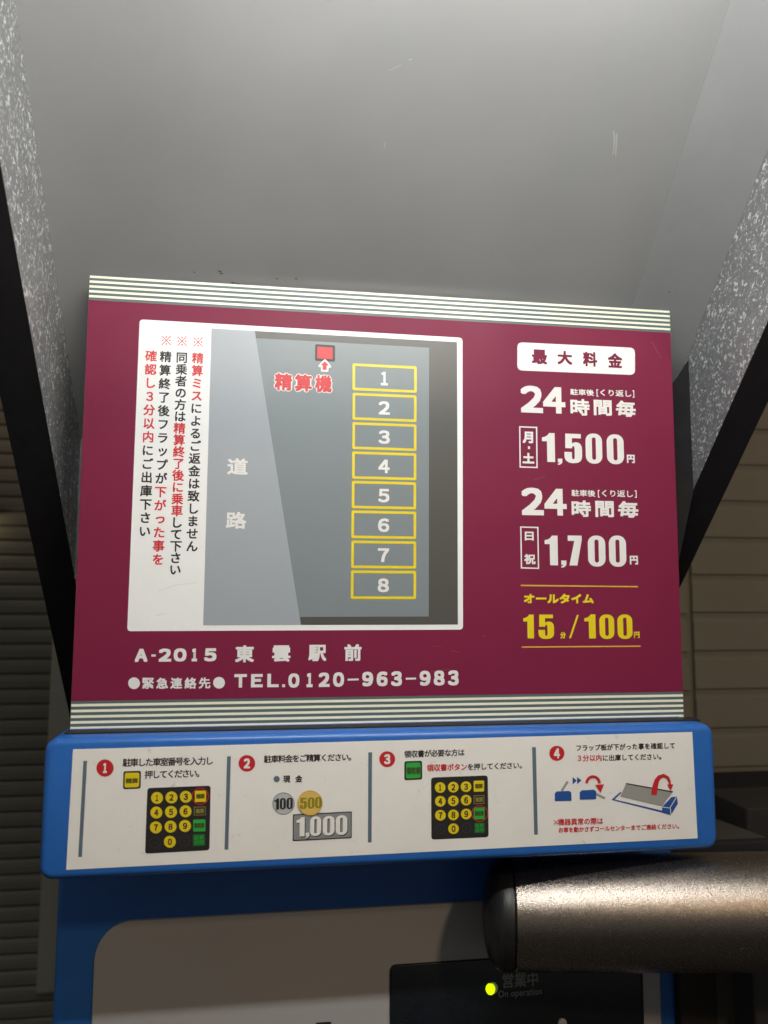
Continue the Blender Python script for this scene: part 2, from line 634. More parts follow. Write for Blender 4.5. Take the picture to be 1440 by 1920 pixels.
t = box('charcoal_cabinet', gx, gx + 0.35, 0.02, 0.20, -H0, -0.43, M['greybox'], None, 0.004)
tag(t, 'charcoal cabinet in the lower right corner below the metal barrel', 'cabinet')
t = box('dark_post', 0.318, gx - 0.006, 0.06, 0.16, -H0, -0.432, M['darkbox'], None, 0.003)
tag(t, 'dark post between the blue machine and the charcoal cabinet', 'post')

# ================================================================== rain hood
XL, XR = -0.3345, 0.349
FL, FR = -0.3715, 0.388
hood = empty('rain_hood', (0, 0.05, H0), label='grey sheet steel rain hood with speckled side cheeks and black edge frame over the sign', cat='hood')
KR, KF = 0.2345, 0.078                       # y + z of roof sheet and of the front edges
yt = -0.84                                   # how far the roof reaches forward
th = 0.0012
# roof sheet (bends down into the back sheet)
prof = []
bend = [(0.05, 0.025)]
rb = 0.02
for i in range(7):
    a = math.radians(45 * i / 6)
    prof.append((0.05 - rb + rb * math.cos(a), KR - 0.05 - rb * 0.414 + rb * math.sin(a)))
line = [(0.150, -0.075), (0.150, KR - 0.152), (0.146, KR - 0.146), (yt, KR - yt)]


def ribbon(name, pts, x0, x1, t_, mt, parent, nx=1):
    """thin bent sheet: polyline in (y, z) with thickness to the back"""
    out = []
    for i, (y, z) in enumerate(pts):
        a = pts[max(0, i - 1)]
        b = pts[min(len(pts) - 1, i + 1)]
        d = Vector((b[0] - a[0], b[1] - a[1])).normalized()
        out.append((y + d.y * t_, z - d.x * t_))
    pr = list(pts) + out[::-1]
    o = prism_x(name, pr, x0, x1, mt, parent)
    fix(o.data, True, 30)
    return o


ribbon('roof_sheet', line, XL, XR, th, M['roof'], hood)
slab('back_plate', [(-0.306, 0.138), (0.318, 0.138), (0.336, 0.158), (XR - 0.0005, KR - 0.058), (XR - 0.0005, 0.026), (0.322, -0.075), (-0.306, -0.075)], 0.0505, 0.003, M['frame'], hood)
# lapped seams running up the sheet at the right
s_x = 0.262
seam = [(y - 0.0005, z - 0.0005) for y, z in ((0.145, KR - 0.145), (yt, KR - yt))]
ribbon('seam_strip', seam, s_x, XR - 0.001, 0.0004, M['seam'], hood)
# side cheeks: straight strips between front edge and roof line
for x0, x1 in ((XL - 0.0016, XL), (XR, XR + 0.0016)):
    prism_x('side_cheek', [(0.33, KF + 0.0015 - 0.33), (yt, KF + 0.0015 - yt), (yt, KR - yt), (0.33, KR - 0.33)], x0, x1, M['galv'], hood)
# black front edge frames
for x0, x1 in ((FL, XL - 0.0002), (XR + 0.0002, FR)):
    prism_x('edge_frame', [(0.335, KF - 0.335), (yt, KF - yt), (yt + 0.010, KF - yt + 0.010), (0.345, KF - 0.325)], x0, x1, M['frame'], hood)
# front lip and lamp holder
box('front_lip', FL, FR, yt - 0.01, yt + 0.006, KF - yt + 0.012, KR - yt + 0.01, M['frame'], hood, 0.002)

TY, TZ = -0.56, 0.42
tube = empty('tube_lamp', (0.06, TY, TZ + H0), label='white tube lamp fixed under the hood roof above the sign', cat='lamp')
vs, fs = [], []
for k, x in enumerate((-0.30, 0.315)):
    for i in range(16):
        a = 2 * math.pi * i / 16
        vs.append((x, TY + 0.012 * math.cos(a), TZ + H0 + 0.012 * math.sin(a)))
fs = [(i, (i + 1) % 16, (i + 1) % 16 + 16, i + 16) for i in range(16)] + [tuple(range(16)), tuple(range(31, 15, -1))]
finish('glass_tube', fix(mesh_of(vs, fs), True), M['tube'], tube)
for x in (-0.312, 0.315):
    box('lamp_end', x, x + 0.012, TY - 0.018, TY + 0.018, TZ - 0.018, KR - TY - 0.01, M['roof'], tube, 0.001)

# scuffs on the roof sheet
def on_roof(px, py, k=KR):
    d = ray(px, py)
    tt = (k + H0 - CAM[1] - CAM[2]) / (d[1] + d[2])
    return CAM + d * tt


def roof_marks(name, polys, mt, lift):
    V, Fc = [], []
    for pts in polys:
        b = len(V)
        V += [on_roof(x, y, KR - lift) for x, y in pts]
        Fc.append(tuple(range(b, b + len(pts))))
    return finish(name, mesh_of(V, Fc), mt, hood)


marks = [[(1149, 247), (1152, 243), (1154, 262), (1151, 288), (1148, 292), (1150, 268)], [(1155, 252), (1158, 249), (1157, 275), (1155, 296), (1153, 290)], [(766, 112), (772, 109), (773, 111), (767, 114)], [(728, 132), (752, 121), (753, 122), (729, 133)], [(720, 268), (722, 267), (723, 276), (721, 277)]]
for mk in marks:
    roof_marks('scuff_mark', [mk], M['scuff'], 0.0010)
gr = []
for cx, cy, w_ in ((437, 531, 14), (446, 533, 9), (415, 513, 8), (471, 541, 5), (364, 511, 4), (412, 509, 9), (1255, 548, 4), (555, 523, 6), (519, 523, 5)):
    gr.append([(cx - w_ / 2, cy - 1), (cx, cy - 1.8), (cx + w_ / 2, cy), (cx + 1, cy + 1.2)])
for k, mk in enumerate(gr):
    roof_marks('grime_mark', [mk], M['grime'], 0.0011 + 0.00003 * k)

# ================================================================== rate sign
SW2, SH2 = 0.300, 0.21455
sign = empty('rate_sign', (0, 0, H0 - SH2), label='maroon parking rate sign with striped edges and a map of eight bays', cat='sign')
box('board', -SW2, SW2, 0.0, 0.012, -SH2, SH2, M['plate'], sign, 0.0006, 1)
S = Sheet(0.0, sign)
S.shapes('maroon_face', M['maroon'], [[[(-SW2 + .0004, -SH2 + .0255), (SW2 - .0004, -SH2 + .0255), (SW2 - .0004, SH2 - .0245), (-SW2 + .0004, SH2 - .0245)]]], 1, raw=True)
for top in (True, False):
    za, zb = (SH2 - .0245, SH2) if top else (-SH2, -SH2 + .0255)
    band = S.shapes('striped_band', M['slate'], [[[(-SW2 + .0004, za), (SW2 - .0004, za), (SW2 - .0004, zb), (-SW2 + .0004, zb)]]], 1, raw=True)
    for i in range(5):
        if top:
            z1 = SH2 - 0.0002 - i * 0.00485
            z0 = z1 - 0.0023
        else:
            z0 = -SH2 + 0.0002 + i * 0.0051
            z1 = z0 + 0.0024
        S.shapes('cream_stripe', M['cream'], [[[(-SW2 + .0006, z0), (SW2 - .0006, z0), (SW2 - .0006, z1), (-SW2 + .0006, z1)]]], 2, band, raw=True)


def px_round(pts, r):
    """round the corners of a pixel quad (tl, tr, br, bl)"""
    out = []
    n = len(pts)
    for i in range(n):
        p = Vector(pts[i])
        a = (Vector(pts[i - 1]) - p).normalized()
        b = (Vector(pts[(i + 1) % n]) - p).normalized()
        for k in range(5):
            t_ = k / 4
            q0, q1 = p + a * r, p + b * r
            out.append(tuple(q0 * (1 - t_) ** 2 + p * 2 * t_ * (1 - t_) + q1 * t_ ** 2))
    return out


mp_ = S.shapes('map_panel', M['white'], [[px_round([(262, 599), (867, 633.5), (868, 1180.5), (238.6, 1183.5)], 7)]], 2)
S.shapes('road_area', M['road'], [[[(396.7, 616), (477.8, 620.7), (564.3, 1171.7), (381, 1172.3)]]], 3, mp_)
S.shapes('lot_border', M['border'], [[[(477.8, 620.7), (856.7, 641.7), (858.3, 1171), (564.3, 1171.7)]]], 3, mp_)
S.shapes('lot_area', M['lot'], [[[(480.2, 634.3), (804.3, 652.3), (803.7, 1156), (562.2, 1156.7)]]], 4, mp_)
bays = [(661, 681.7, 781, 737), (661, 736.7, 780.7, 791.7), (660.7, 791.7, 780.5, 846), (660.3, 846.5, 780.3, 900.8),
        (659.7, 901.5, 780, 955.5), (659, 957, 780, 1010.8), (658.7, 1013.5, 780, 1066.3), (658, 1069.5, 780, 1123.5)]
for i, (x0, y0, x1, y1) in enumerate(bays):
    a, b = S.u(x0, y0), S.u(x1, y1)
    a, b = (a[0], a[1]), (b[0], b[1])
    z1, z0 = a[1] , b[1]
    t_ = 0.0026
    S.shapes('parking_bay', M['yellow'], [[rounded(a[0], z0, b[0], z1, 0.0015, 3), rounded(a[0] + t_, z0 + t_, b[0] - t_, z1 - t_, 0.0003, 2)]], 5, mp_, raw=True)
    cx = (x0 + x1) / 2 - 0.5
    cy = (y0 + y1) / 2 + 1.0
    hw = 6.5 if i == 0 else 10.5
    S.texts('bay_number', M['letter'], [(str(i + 1), cx - hw, cy - 13, cx + hw, cy + 13)], 0.0006, 5, mp_)
S.shapes('machine_marker', M['black'], [[px_round([(591, 645.8), (628.3, 648.2), (628, 678.6), (590.6, 676.8)], 3)]], 5, mp_)
S.shapes('marker_fill', M['red'], [[[(594.7, 650.3), (623.8, 652.2), (623.6, 674.2), (594.4, 672.6)]]], 6, mp_)
arr = [(609, 678), (616.5, 686.2), (612.3, 686), (612.1, 694.3), (604.8, 693.9), (605, 685.6), (601, 685.3)]
big = [(609, 674), (613, 677), (621, 687.5), (620, 690), (616, 690), (615.7, 696.5), (614, 698), (603, 697.5), (601.5, 696), (601.6, 689.3), (597.5, 688.6), (597, 686), (605, 677)]
S.shapes('arrow_outline', M['letter'], [[big]], 7, mp_)
S.shapes('arrow', M['red'], [[arr]], 8, mp_)
jc = [('精', 515.4, 700, 547.5, 733), ('算', 553, 702, 584.5, 735), ('機', 591, 703.5, 621.7, 736.3)]
S.texts('machine_caption_outline', M['letter'], [(c, a - 2.2, b - 2.2, d + 2.2, e + 2.2) for c, a, b, d, e in jc], 0.0023, 5, mp_, 10)
S.texts('machine_caption', M['red'], jc, 0.00058, 7, mp_)
for it in (('道', 426.7, 859, 464.3, 890.7), ('路', 424, 959.6, 461.6, 991.7)):
    S.texts('road_caption', M['letter'], [it], 0.0005, 4, mp_)


def column(chars, x0, y0, x1, y1, reds, size, mark=None):
    n = len(chars)
    runs = []
    for i, ch in enumerate(chars):
        t_ = i / (n - 1)
        it = (ch, x0 + (x1 - x0) * t_, y0 + (y1 - y0) * t_)
        if ch in 'ッっ':
            it = (ch, it[1] + 1, it[2] - 1)
        if not runs or runs[-1][0] != (i in reds):
            runs.append((i in reds, []))
        runs[-1][1].append(it)
    for red, its in runs:
        S.cells('notice_red_text' if red else 'notice_text', M['red'] if red else M['black'], its, size, 0.00026, 3, mp_)
    if mark:
        mx_, my_ = mark
        q = 8.6
        for lv, d in ((3, 1), (4, -1)):
            S.shapes('reference_mark', M['red'], [[[(mx_ - q - .5, my_ - q * d + .5 * d), (mx_ - q + .5, my_ - q * d - .5 * d), (mx_ + q + .5, my_ + q * d - .5 * d), (mx_ + q - .5, my_ + q * d + .5 * d)]]], lv, mp_)
        S.shapes('reference_mark', M['red'], [[disc(mx_ + dx, my_ + dy, 1.5, 8)] for dx, dy in ((0, -6.5), (0, 6.5), (-6.5, 0), (6.5, 0))], 3, mp_)


SZ = 0.0113
column('精算ミスによるご返金は致しません', 371, 671.7, 360, 1024, {0, 1, 2, 3}, SZ, (371.5, 641.5))
column('同乗者の方は精算終了後に乗車して下さい', 341, 670.5, 328.5, 1068, set(range(6, 14)), SZ, (341.5, 640))
column('精算終了後フラップが下がった事を', 310.7, 669, 296.5, 1048.8, set(range(10, 17)) - {16} | {10, 11, 12, 13, 14, 15}, SZ, (312, 638.5))
column('確認し3分以内にご出庫下さい', 283.5, 667.5, 271.5, 996, set(range(0, 7)), SZ)
# place and telephone lines
wt = [('A', 253.5, 1216.5, 276.5, 1240.8), ('2', 298, 1216, 321, 1240.5), ('0', 326, 1215.5, 349.5, 1240.3), ('1', 360, 1216, 369.5, 1240), ('5', 383, 1215.5, 405.7, 1240)]
S.texts('place_code', M['letter'], wt, 0.0008, 3)
S.shapes('place_code_dash', M['letter'], [[[(284, 1227), (292, 1227), (292, 1231), (284, 1231)]]], 3)
S.texts('place_name', M['letter'], [('東', 441.4, 1210, 476, 1241.6), ('雲', 510.6, 1210, 544.4, 1240.5), ('駅', 578.3, 1209, 611.7, 1239.5), ('前', 645.7, 1208, 677.7, 1239)], 0.0006, 3)
S.shapes('bullet', M['letter'], [[disc(251.5, 1281, 11)], [disc(410.7, 1280, 11)]], 3)
S.texts('contact_caption', M['letter'], [('緊', 267, 1270.8, 288.5, 1291.2), ('急', 293.5, 1270.8, 315, 1291), ('連', 320, 1270.6, 341.5, 1291), ('絡', 346.5, 1270.5, 368, 1291), ('先', 373, 1270.3, 394.4, 1290.8)], 0.0003, 3)
tel = [('T', 439.5, 1264, 462.5, 1289), ('E', 471, 1263.8, 492.5, 1288.5), ('L', 501.5, 1263.3, 522.5, 1288.3)]
S.texts('telephone_caption', M['letter'], tel, 0.0008, 3)
dg_ = [(540.7, 1262.6, 1289.2, '0'), (573, 1262, 1288.3, '1'), (597.5, 1261, 1287.8, '2'), (624.5, 1260.5, 1287.6, '0'),
       (679, 1259.5, 1286.7, '9'), (706, 1259, 1286.5, '6'), (733, 1258.5, 1286.2, '3'), (786.7, 1257.6, 1285.6, '9'), (813, 1257.2, 1285.2, '8'), (839.5, 1256.8, 1285, '3')]
S.texts('telephone_number', M['letter'], [(c, x + (2 if c == '1' else 0), a, x + (13 if c == '1' else 20.5), b) for x, a, b, c in dg_], 0.0008, 3)
S.shapes('telephone_dash', M['letter'], [[[(529, 1283), (534.5, 1283), (534.5, 1288.3), (529, 1288.3)]], [[(651.7, 1272.5), (672.3, 1272), (672.3, 1275.5), (651.7, 1276)]], [[(760.7, 1270.8), (780, 1270.3), (780, 1273.8), (760.7, 1274.3)]]], 3)

# rates at the right
S.shapes('rate_heading_panel', M['white'], [[px_round([(970, 641.8), (1190.3, 652.3), (1190.3, 703.3), (969.8, 694.5)], 10)]], 2)
S.texts('rate_heading', M['maroon'], [('最', 996.6, 654.8, 1025.8, 683.7), ('大', 1044.6, 657.4, 1072.8, 684.5), ('料', 1092.3, 659.5, 1119.7, 688), ('金', 1139, 662, 1166.7, 690.5)], 0.0006, 3)


for (b, l1) in (((975.3, 722.6, 1018, 775, 1017.5, 725, 1060, 776), 0), ((977, 914, 1019.5, 966.5, 1020, 916, 1062.6, 967), 1)):
    S.texts('rate_hours', M['letter'], [('2', b[0], b[1], b[2], b[3]), ('4', b[4], b[5], b[6], b[7])], 0.0014, 3, None, 8)
S.texts('rate_note', M['letter'], [('駐車後', 1068.8, 729, 1113.5, 742.5), ('[', 1118, 730, 1121.5, 744), ('くり返し', 1125, 730, 1183.5, 744.5), (']', 1185.5, 732, 1189, 746)], 0.00016, 3)
S.texts('rate_unit', M['letter'], [('時', 1068.8, 747.5, 1105.5, 780), ('間', 1112.5, 749.5, 1147, 780), ('毎', 1154, 751, 1192, 782.3)], 0.00065, 3)
S.texts('rate_note', M['letter'], [('駐車後', 1071, 918.2, 1116, 931.5), ('[', 1120.5, 919, 1124, 933), ('くり返し', 1128, 918.5, 1186.5, 932.5), (']', 1189.5, 919.5, 1193.5, 933.5)], 0.00016, 3)
S.texts('rate_unit', M['letter'], [('時', 1071, 938, 1108, 969.5), ('間', 1115.5, 939, 1151, 970), ('毎', 1158, 939.5, 1197, 971)], 0.00065, 3)


def day_box(q, t_=2.4):
    (x0, y0), (x1, y1), (x2, y2), (x3, y3) = q
    S.shapes('day_frame', M['letter'], [[list(q), [(x0 + t_, y0 + t_), (x1 - t_, y1 + t_), (x2 - t_, y2 - t_), (x3 + t_, y3 - t_)]]], 3)


day_box([(973, 799.3), (1007, 800.5), (1007.8, 877.9), (973.8, 876.8)])
day_box([(975, 987), (1009.3, 988), (1010.6, 1066.8), (976.3, 1066)])
S.texts('day_text', M['letter'], [('月', 979.5, 809, 999.5, 831.5), ('土', 979.5, 849, 1001.5, 869.4)], 0.0006, 3)
S.texts('day_text', M['letter'], [('日', 983.5, 996.8, 1000.5, 1013.6), ('祝', 982.5, 1038.7, 1003.9, 1058)], 0.0004, 3)
S.shapes('day_dash', M['letter'], [[[(989.7, 837), (993.4, 837), (993.4, 842), (989.7, 842)]]], 3)
heavy(S, 'rate_price', M['letter'], [('1', 1015.7, 811.5, 1040.5, 866.5), (',', 1045.5, 860, 1054.3, 872), ('5', 1057.2, 813, 1091.5, 868.5), ('0', 1097, 812.5, 1129.5, 870), ('0', 1136.7, 814, 1170, 871)], 3)
heavy(S, 'rate_price', M['letter'], [('1', 1020.7, 1004, 1046, 1060), (',', 1052, 1051, 1062, 1064.5), ('7', 1064, 1004, 1091.3, 1060.5), ('0', 1101.4, 1004, 1135.5, 1062.5), ('0', 1140.7, 1004, 1174.5, 1062.8)], 3)
S.texts('yen_text', M['letter'], [('円', 1174.8, 852.6, 1190, 868.6)], 0.00045, 3)
S.texts('yen_text', M['letter'], [('円', 1180.2, 1042, 1196, 1058.6)], 0.00045, 3)
S.shapes('rule_line', M['gold'], [[[(976, 1096.4), (1196, 1098.8), (1196, 1101.3), (976, 1099)]]], 3)
S.shapes('rule_line', M['gold'], [[[(978, 1212), (1200.7, 1210.3), (1200.7, 1212.9), (978, 1214.5)]]], 3)
S.texts('tariff_caption', M['yellow'], [('オールタイム', 981.7, 1113, 1113, 1131.5)], 0.0005, 3)
heavy(S, 'tariff_minutes', M['yellow'], [('1', 980.6, 1152.3, 1001, 1197), ('5', 1008.7, 1152.3, 1038.8, 1197.7)], 3)
heavy(S, 'tariff_price', M['yellow'], [('1', 1095, 1152, 1117, 1197), ('0', 1123, 1152, 1152, 1198), ('0', 1156.8, 1152, 1186, 1198)], 3)
S.texts('tariff_unit', M['yellow'], [('分', 1050, 1185, 1060.6, 1197), ('円', 1188, 1184.3, 1199, 1196.3)], 0.0003, 3)
S.shapes('tariff_slash', M['yellow'], [[[(1066.5, 1196.5), (1070.3, 1196.5), (1085, 1153), (1081.3, 1153)]]], 3)

for pts in ([(803, 1214), (822, 1211), (838, 1213), (822, 1212)], [(845, 1219), (863, 1223), (864, 1224), (845, 1220.2)], [(808, 1258), (846, 1254), (846, 1255), (808, 1259.2)],
            [(905, 1190), (912, 1194), (911, 1195), (904, 1191)], [(1000, 900), (1022, 893), (1022, 893.8), (1000, 901)], [(600, 588), (640, 591), (640, 591.8), (600, 589)], [(1222, 640), (1240, 672), (1239, 672), (1221, 640.5)]):
    S.shapes('scratch', M['scratch'], [[pts]], 2)
for pts in ([(297, 1108), (330, 1096), (372, 1092), (372, 1093), (330, 1097.5), (298, 1109)], [(293, 1153), (310, 1150), (310, 1151), (294, 1154.5)], [(374, 1026), (381, 1024), (381, 1025), (374, 1027)]):
    S.shapes('smudge', M['smudge'], [[pts]], 3, mp_)

# ================================================================== payment machine
mach = empty('payment_machine', (0, 0.15, 0), label='blue parking payment machine with instruction header and beige front panel under the sign', cat='payment machine')
YB = 0.070                                   # front of the cabinet, well behind the header
BX0, BX1 = -0.3205, 0.3195
box('cabinet', BX0, BX1, YB, 0.36, -H0, -0.232, M['blue'], mach, 0.006, 3)
# header: rounded box that stands forward of the cabinet
slab('header', rounded(-0.3095, -0.3300, 0.3035, -0.2137, 0.0115, 6), -0.050, 0.35, M['blue'], mach, 0.0062, 5)
box('black_strip', -0.2985, 0.3, -0.0305, -0.012, -0.2142, -0.2125, M['black_strip'], mach)  # black strip stands in for the shaded gap under the sign
box('rear_upstand', -0.29, 0.29, 0.012, 0.30, -0.214, -0.200, M['black_strip'], mach, 0.002)
YL = -0.0504
L = Sheet(YL, mach)
lab = L.shapes('instruction_label', M['label'], [[[(137, 1405), (1298, 1372.3), (1308, 1571.8), (124, 1631)]]], 0)
L = Sheet(YL, lab)


def z7(x, y):
    return (120 + x / 3.2727, 1370 + y / 3.2727)


def z8(x, y):
    return (400 + x / 4.0, 1370 + y / 4.0)


def z9(x, y):
    return (680 + x / 4.2353, 1370 + y / 4.2353)


def z10(x, y):
    return (980 + x / 3.1304, 1340 + y / 3.1304)


def stroke(pts, w_):
    """thick line through pixel points"""
    a, b = [], []
    for i, p in enumerate(pts):
        q0 = Vector(pts[max(0, i - 1)])
        q1 = Vector(pts[min(len(pts) - 1, i + 1)])
        d = (q1 - q0).normalized()
        ww = w_[i] if isinstance(w_, (list, tuple)) else w_
        nn = Vector((-d.y, d.x)) * ww / 2
        a.append((p[0] + nn.x, p[1] + nn.y))
        b.append((p[0] - nn.x, p[1] - nn.y))
    return a + b[::-1]


for a, b in (((159.8, 1426.5), (150.3, 1606.8)), ((429.2, 1418), (424.6, 1593)), ((694, 1410.5), (693.3, 1579.5)), ((1001, 1400.7), (1005, 1564.8))):
    L.shapes('divider_bar', M['bar'], [[[(a[0] - 3.4, a[1]), (a[0] + 3.6, a[1]), (b[0] + 3.4, b[1]), (b[0] - 3.6, b[1])]]], 1)
for n, cx, cy, r in (('1', 197, 1440, 16.2), ('2', 463, 1431.2, 15.6), ('3', 726, 1423.4, 14.9), ('4', 1044, 1412.5, 14.2)):
    L.shapes('step_badge', M['badge'], [[disc(cx, cy, r)]], 1)
    hw = 3.4 if n == '1' else 5.8
    L.texts('step_number', M['label'], [(n, cx - hw, cy - 9.2, cx + hw, cy + 9.2)], 0.00045, 2)
TB = 0.00024


def line(name, mt, s, x0, y0, x1, y1, bold=TB):
    L.texts(name, mt, [(s, x0, y0, x1, y1)], bold, 1, n=6)


def sloped(name, mt, s, x0, yt0, yb0, x1, yt1, yb1, bold=TB):
    """one caption whose characters each keep their own cell along a gently sloping line"""
    n = len(s)
    V = []
    for i, ch in enumerate(s):
        t_ = (i + 0.5) / n
        cx = x0 + (x1 - x0) * t_
        cy = (yt0 + yb0) / 2 + ((yt1 + yb1) / 2 - (yt0 + yb0) / 2) * t_
        V.append((ch, cx, cy))
    size = (x1 - x0) / n / 2015 * 1.04
    L.cells(name, mt, V, size, min(bold, 0.00015), 1)


sloped('step_text', M['ink'], '駐車した車室番号を入力し', 231, 1423.5, 1436.5, 399.5, 1419.8, 1432.5)
sloped('step_text', M['ink'], '押してください。', 272, 1446.4, 1458.5, 383, 1443.3, 1455.5)
sloped('step_text', M['ink'], '駐車料金をご精算ください。', 495.5, 1417.5, 1429.5, 667, 1413, 1425)
sloped('step_text', M['ink'], '領収書が必要な方は', 758, 1408.5, 1419.5, 871, 1405, 1416.2)
sloped('step_red_text', M['badge'], '領収書ボタン', 800.5, 1434, 1446, 876, 1431.6, 1443.5)
sloped('step_text', M['ink'], 'を押してください。', 876, 1432, 1444, 986, 1428.5, 1440.5)
sloped('step_text', M['ink'], 'フラップ板が下がった事を確認して', 1079, 1397, 1408, 1266.5, 1392, 1403.5, 0.00036)
sloped('step_red_text', M['badge'], '3分以内', 1080, 1415.5, 1428, 1129, 1414.5, 1427)
sloped('step_text', M['ink'], 'に出庫してください。', 1129, 1415.5, 1427, 1247, 1412, 1424)
sloped('warning_text', M['badge'], '機器異常の際は', 1046, 1536, 1547, 1131, 1533.5, 1545)
sloped('warning_text', M['badge'], 'お車を動かさずコールセンターまでご連絡ください。', 1046.5, 1551.5, 1561.5, 1279, 1543.5, 1554, 0.0003)
for lv, d in ((1, 1), (2, -1)):
    L.shapes('reference_mark', M['badge'], [[[(1037.3, 1541.5 - 4.2 * d + .4 * d), (1038.1, 1541.5 - 4.2 * d - .4 * d), (1046.7, 1541.5 + 4.2 * d - .4 * d), (1045.9, 1541.5 + 4.2 * d + .4 * d)]]], lv)
L.shapes('cash_bullet', M['bar'], [[disc(518.7, 1460.7, 5.9)]], 1)
L.texts('cash_text', M['ink'], [('現', 531, 1454.5, 544.3, 1467.2), ('金', 553.7, 1453.7, 566.8, 1466.4)], 0.0002, 1)


def button(pts, mt, s, box_, dark, nm):
    L.shapes('button_border', M['ink'], [[px_round(pts, 4)]], 1)
    c = [sum(p[0] for p in pts) / 4, sum(p[1] for p in pts) / 4]
    L.shapes(nm, mt, [[px_round([(c[0] + (p[0] - c[0]) * 0.82, c[1] + (p[1] - c[1]) * 0.82) for p in pts], 3)]], 2)
    L.texts('button_text', dark, [(s, *box_)], 0.00028, 3)


button([z7(365, 249), z7(473, 246), z7(470, 355), z7(362, 359)], M['keyyellow'], '精算', (236, 1459.2, 259.2, 1468.2), M['penyellow'], 'pay_button')
button([z9(331, 243), z9(471, 238), z9(473, 388), z9(330, 393)], M['keygreen'], '領収書', (762, 1438, 788, 1451), M['pen'], 'receipt_button')


def keypad(z, quad, keys, dims, col, ring, rk):
    k = L.shapes('keypad_picture', M['ink'], [[px_round([z(*p) for p in quad], 6)]], 1)
    # keypad print is joined by colour: discs, figures, function keys
    L.shapes('number_keys', M['keyyellow'], [[disc(*z(x, y), rk)] for _, x, y in keys], 2)
    its = []
    for n, x, y in keys:
        c = z(x, y)
        hw = 2.2 if n == '1' else 3.7
        its.append((n, c[0] - hw, c[1] - 5.8, c[0] + hw, c[1] + 5.8))
    L.texts('key_figures', M['ink'], its, 0.00022, 3, n=6)
    L.shapes('dim_keys', M['dimgrey'], [[disc(*z(x, y), rk - .6), disc(*z(x, y), rk - 1.8)] for x, y in dims] + [[disc(*z(x, y), 1.6, 8)] for x, y in dims], 2)
    def q(b, g_=0):
        (x0, y0, x1, y1) = b
        a, c = z(x0, y0), z(x1, y1)
        return [(a[0] + g_, a[1] + g_), (c[0] - g_, a[1] + g_ - .6), (c[0] - g_, c[1] - g_ - .6), (a[0] + g_, c[1] - g_)]
    def tb(b, fx, fy):
        (x0, y0, x1, y1) = b
        a, c = z(x0, y0), z(x1, y1)
        w_, h_ = c[0] - a[0], c[1] - a[1]
        return (a[0] + w_ * fx, a[1] + h_ * fy - .5, c[0] - w_ * fx, c[1] - h_ * fy - .5)
    L.shapes('pay_key', M['keyyellow'], [[px_round(q(col[0]), 2)]], 2)
    L.texts('key_text', M['penyellow'], [('精算', *tb(col[0], .12, .30))], 0.0003, 3)
    L.shapes('cancel_key', M['dimyellow'], [[q(col[1]), q(col[1], 1.2)]], 2)
    L.texts('key_text', M['dimyellow'], [('取消', *tb(col[1], .15, .24))], 0.0002, 3)
    L.shapes('receipt_key', M['keygreen'], [[px_round(q(col[2]), 2)]], 2)
    L.texts('key_text', M['pen'], [('領収書', *tb(col[2], .08, .30))], 0.00022, 3)
    L.shapes('certificate_key', M['dimgreen'], [[px_round(q(col[3]), 2)], ], 2)
    x0, y0, x1, y1 = tb(col[3], .12, .12)
    ym = (y0 + y1) / 2
    L.texts('key_text', M['keygreen'], [('駐車', x0, y0, x1, ym - .8), ('証明', x0, ym + .8, x1, y1)], 0.00003, 3)
    L.shapes('key_ring', M['badge'], [[disc(*z(*ring[:2]), ring[2]), disc(*z(*ring[:2]), ring[2] - 1.7)]], 4)


keypad(z7, [(512, 352), (900, 337), (893, 733), (497, 755)],
       [('1', 571, 412), ('2', 660, 409), ('3', 748, 405), ('4', 567, 502), ('5', 657, 498), ('6', 746, 494), ('7', 564, 593), ('8', 654, 588), ('9', 743, 584), ('0', 650, 681)],
       [(559, 687), (738, 677)], [(803, 368, 872, 438), (797, 467, 870, 520), (793, 545, 868, 619), (792, 636, 865, 707)], (837, 402, 16), 11.2)
keypad(z9, [(543, 372), (993, 355), (1000, 845), (545, 865)],
       [('1', 615, 451), ('2', 719, 448), ('3', 820, 444), ('4', 616, 560), ('5', 719, 557), ('6', 821, 551), ('7', 617, 671), ('8', 720, 668), ('9', 822, 661), ('0', 721, 778)],
       [(617, 780), (824, 771)], [(881, 397, 964, 485), (882, 514, 965, 582), (881, 610, 968, 705), (887, 731, 968, 812)], (928, 656, 15.6), 10.0)
# coins and note
L.shapes('silver_coin', M['coin'], [[disc(531.5, 1506.5, 20.3, 36)]], 1)
L.shapes('silver_coin_rim', M['coinrim'], [[disc(531.5, 1506.5, 20.8, 36), disc(531.5, 1506.5, 19.3, 36)]], 2)
heavy(L, 'coin_value', M['ink'], [('1', 514.5, 1497, 523, 1517.6), ('0', 524.8, 1496.3, 535.8, 1517.2), ('0', 537.5, 1495.6, 548.8, 1516.6)], 3)
nq = [(549.3, 1526.7), (659.6, 1521.2), (659.4, 1571), (548.7, 1577)]
note = L.shapes('banknote', M['note'], [[px_round(nq, 2)]], 1)
L.shapes('banknote_rim', M['ink'], [[px_round(nq, 2), px_round([(551, 1528.5), (657.9, 1523.1), (657.7, 1569.2), (550.5, 1575)], 2)]], 2)
nv = [('1', 556, 1532, 571, 1567.5), (',', 573, 1561, 580, 1571), ('0', 581.5, 1530.8, 602, 1566.5), ('0', 605.5, 1530, 627, 1565.5), ('0', 629.5, 1528.7, 651, 1564.5)]
heavy(L, 'note_value_shadow', M['ink'], nv, 3, shift=(0.0007, -0.0008))
heavy(L, 'note_value', M['label'], nv, 4)
L.shapes('gold_coin', M['coingold'], [[disc(581.2, 1505, 23, 36)]], 5)
L.shapes('gold_coin_rim', M['coinorange'], [[disc(581.2, 1505, 23.4, 36), disc(581.2, 1505, 21.9, 36)]], 6)
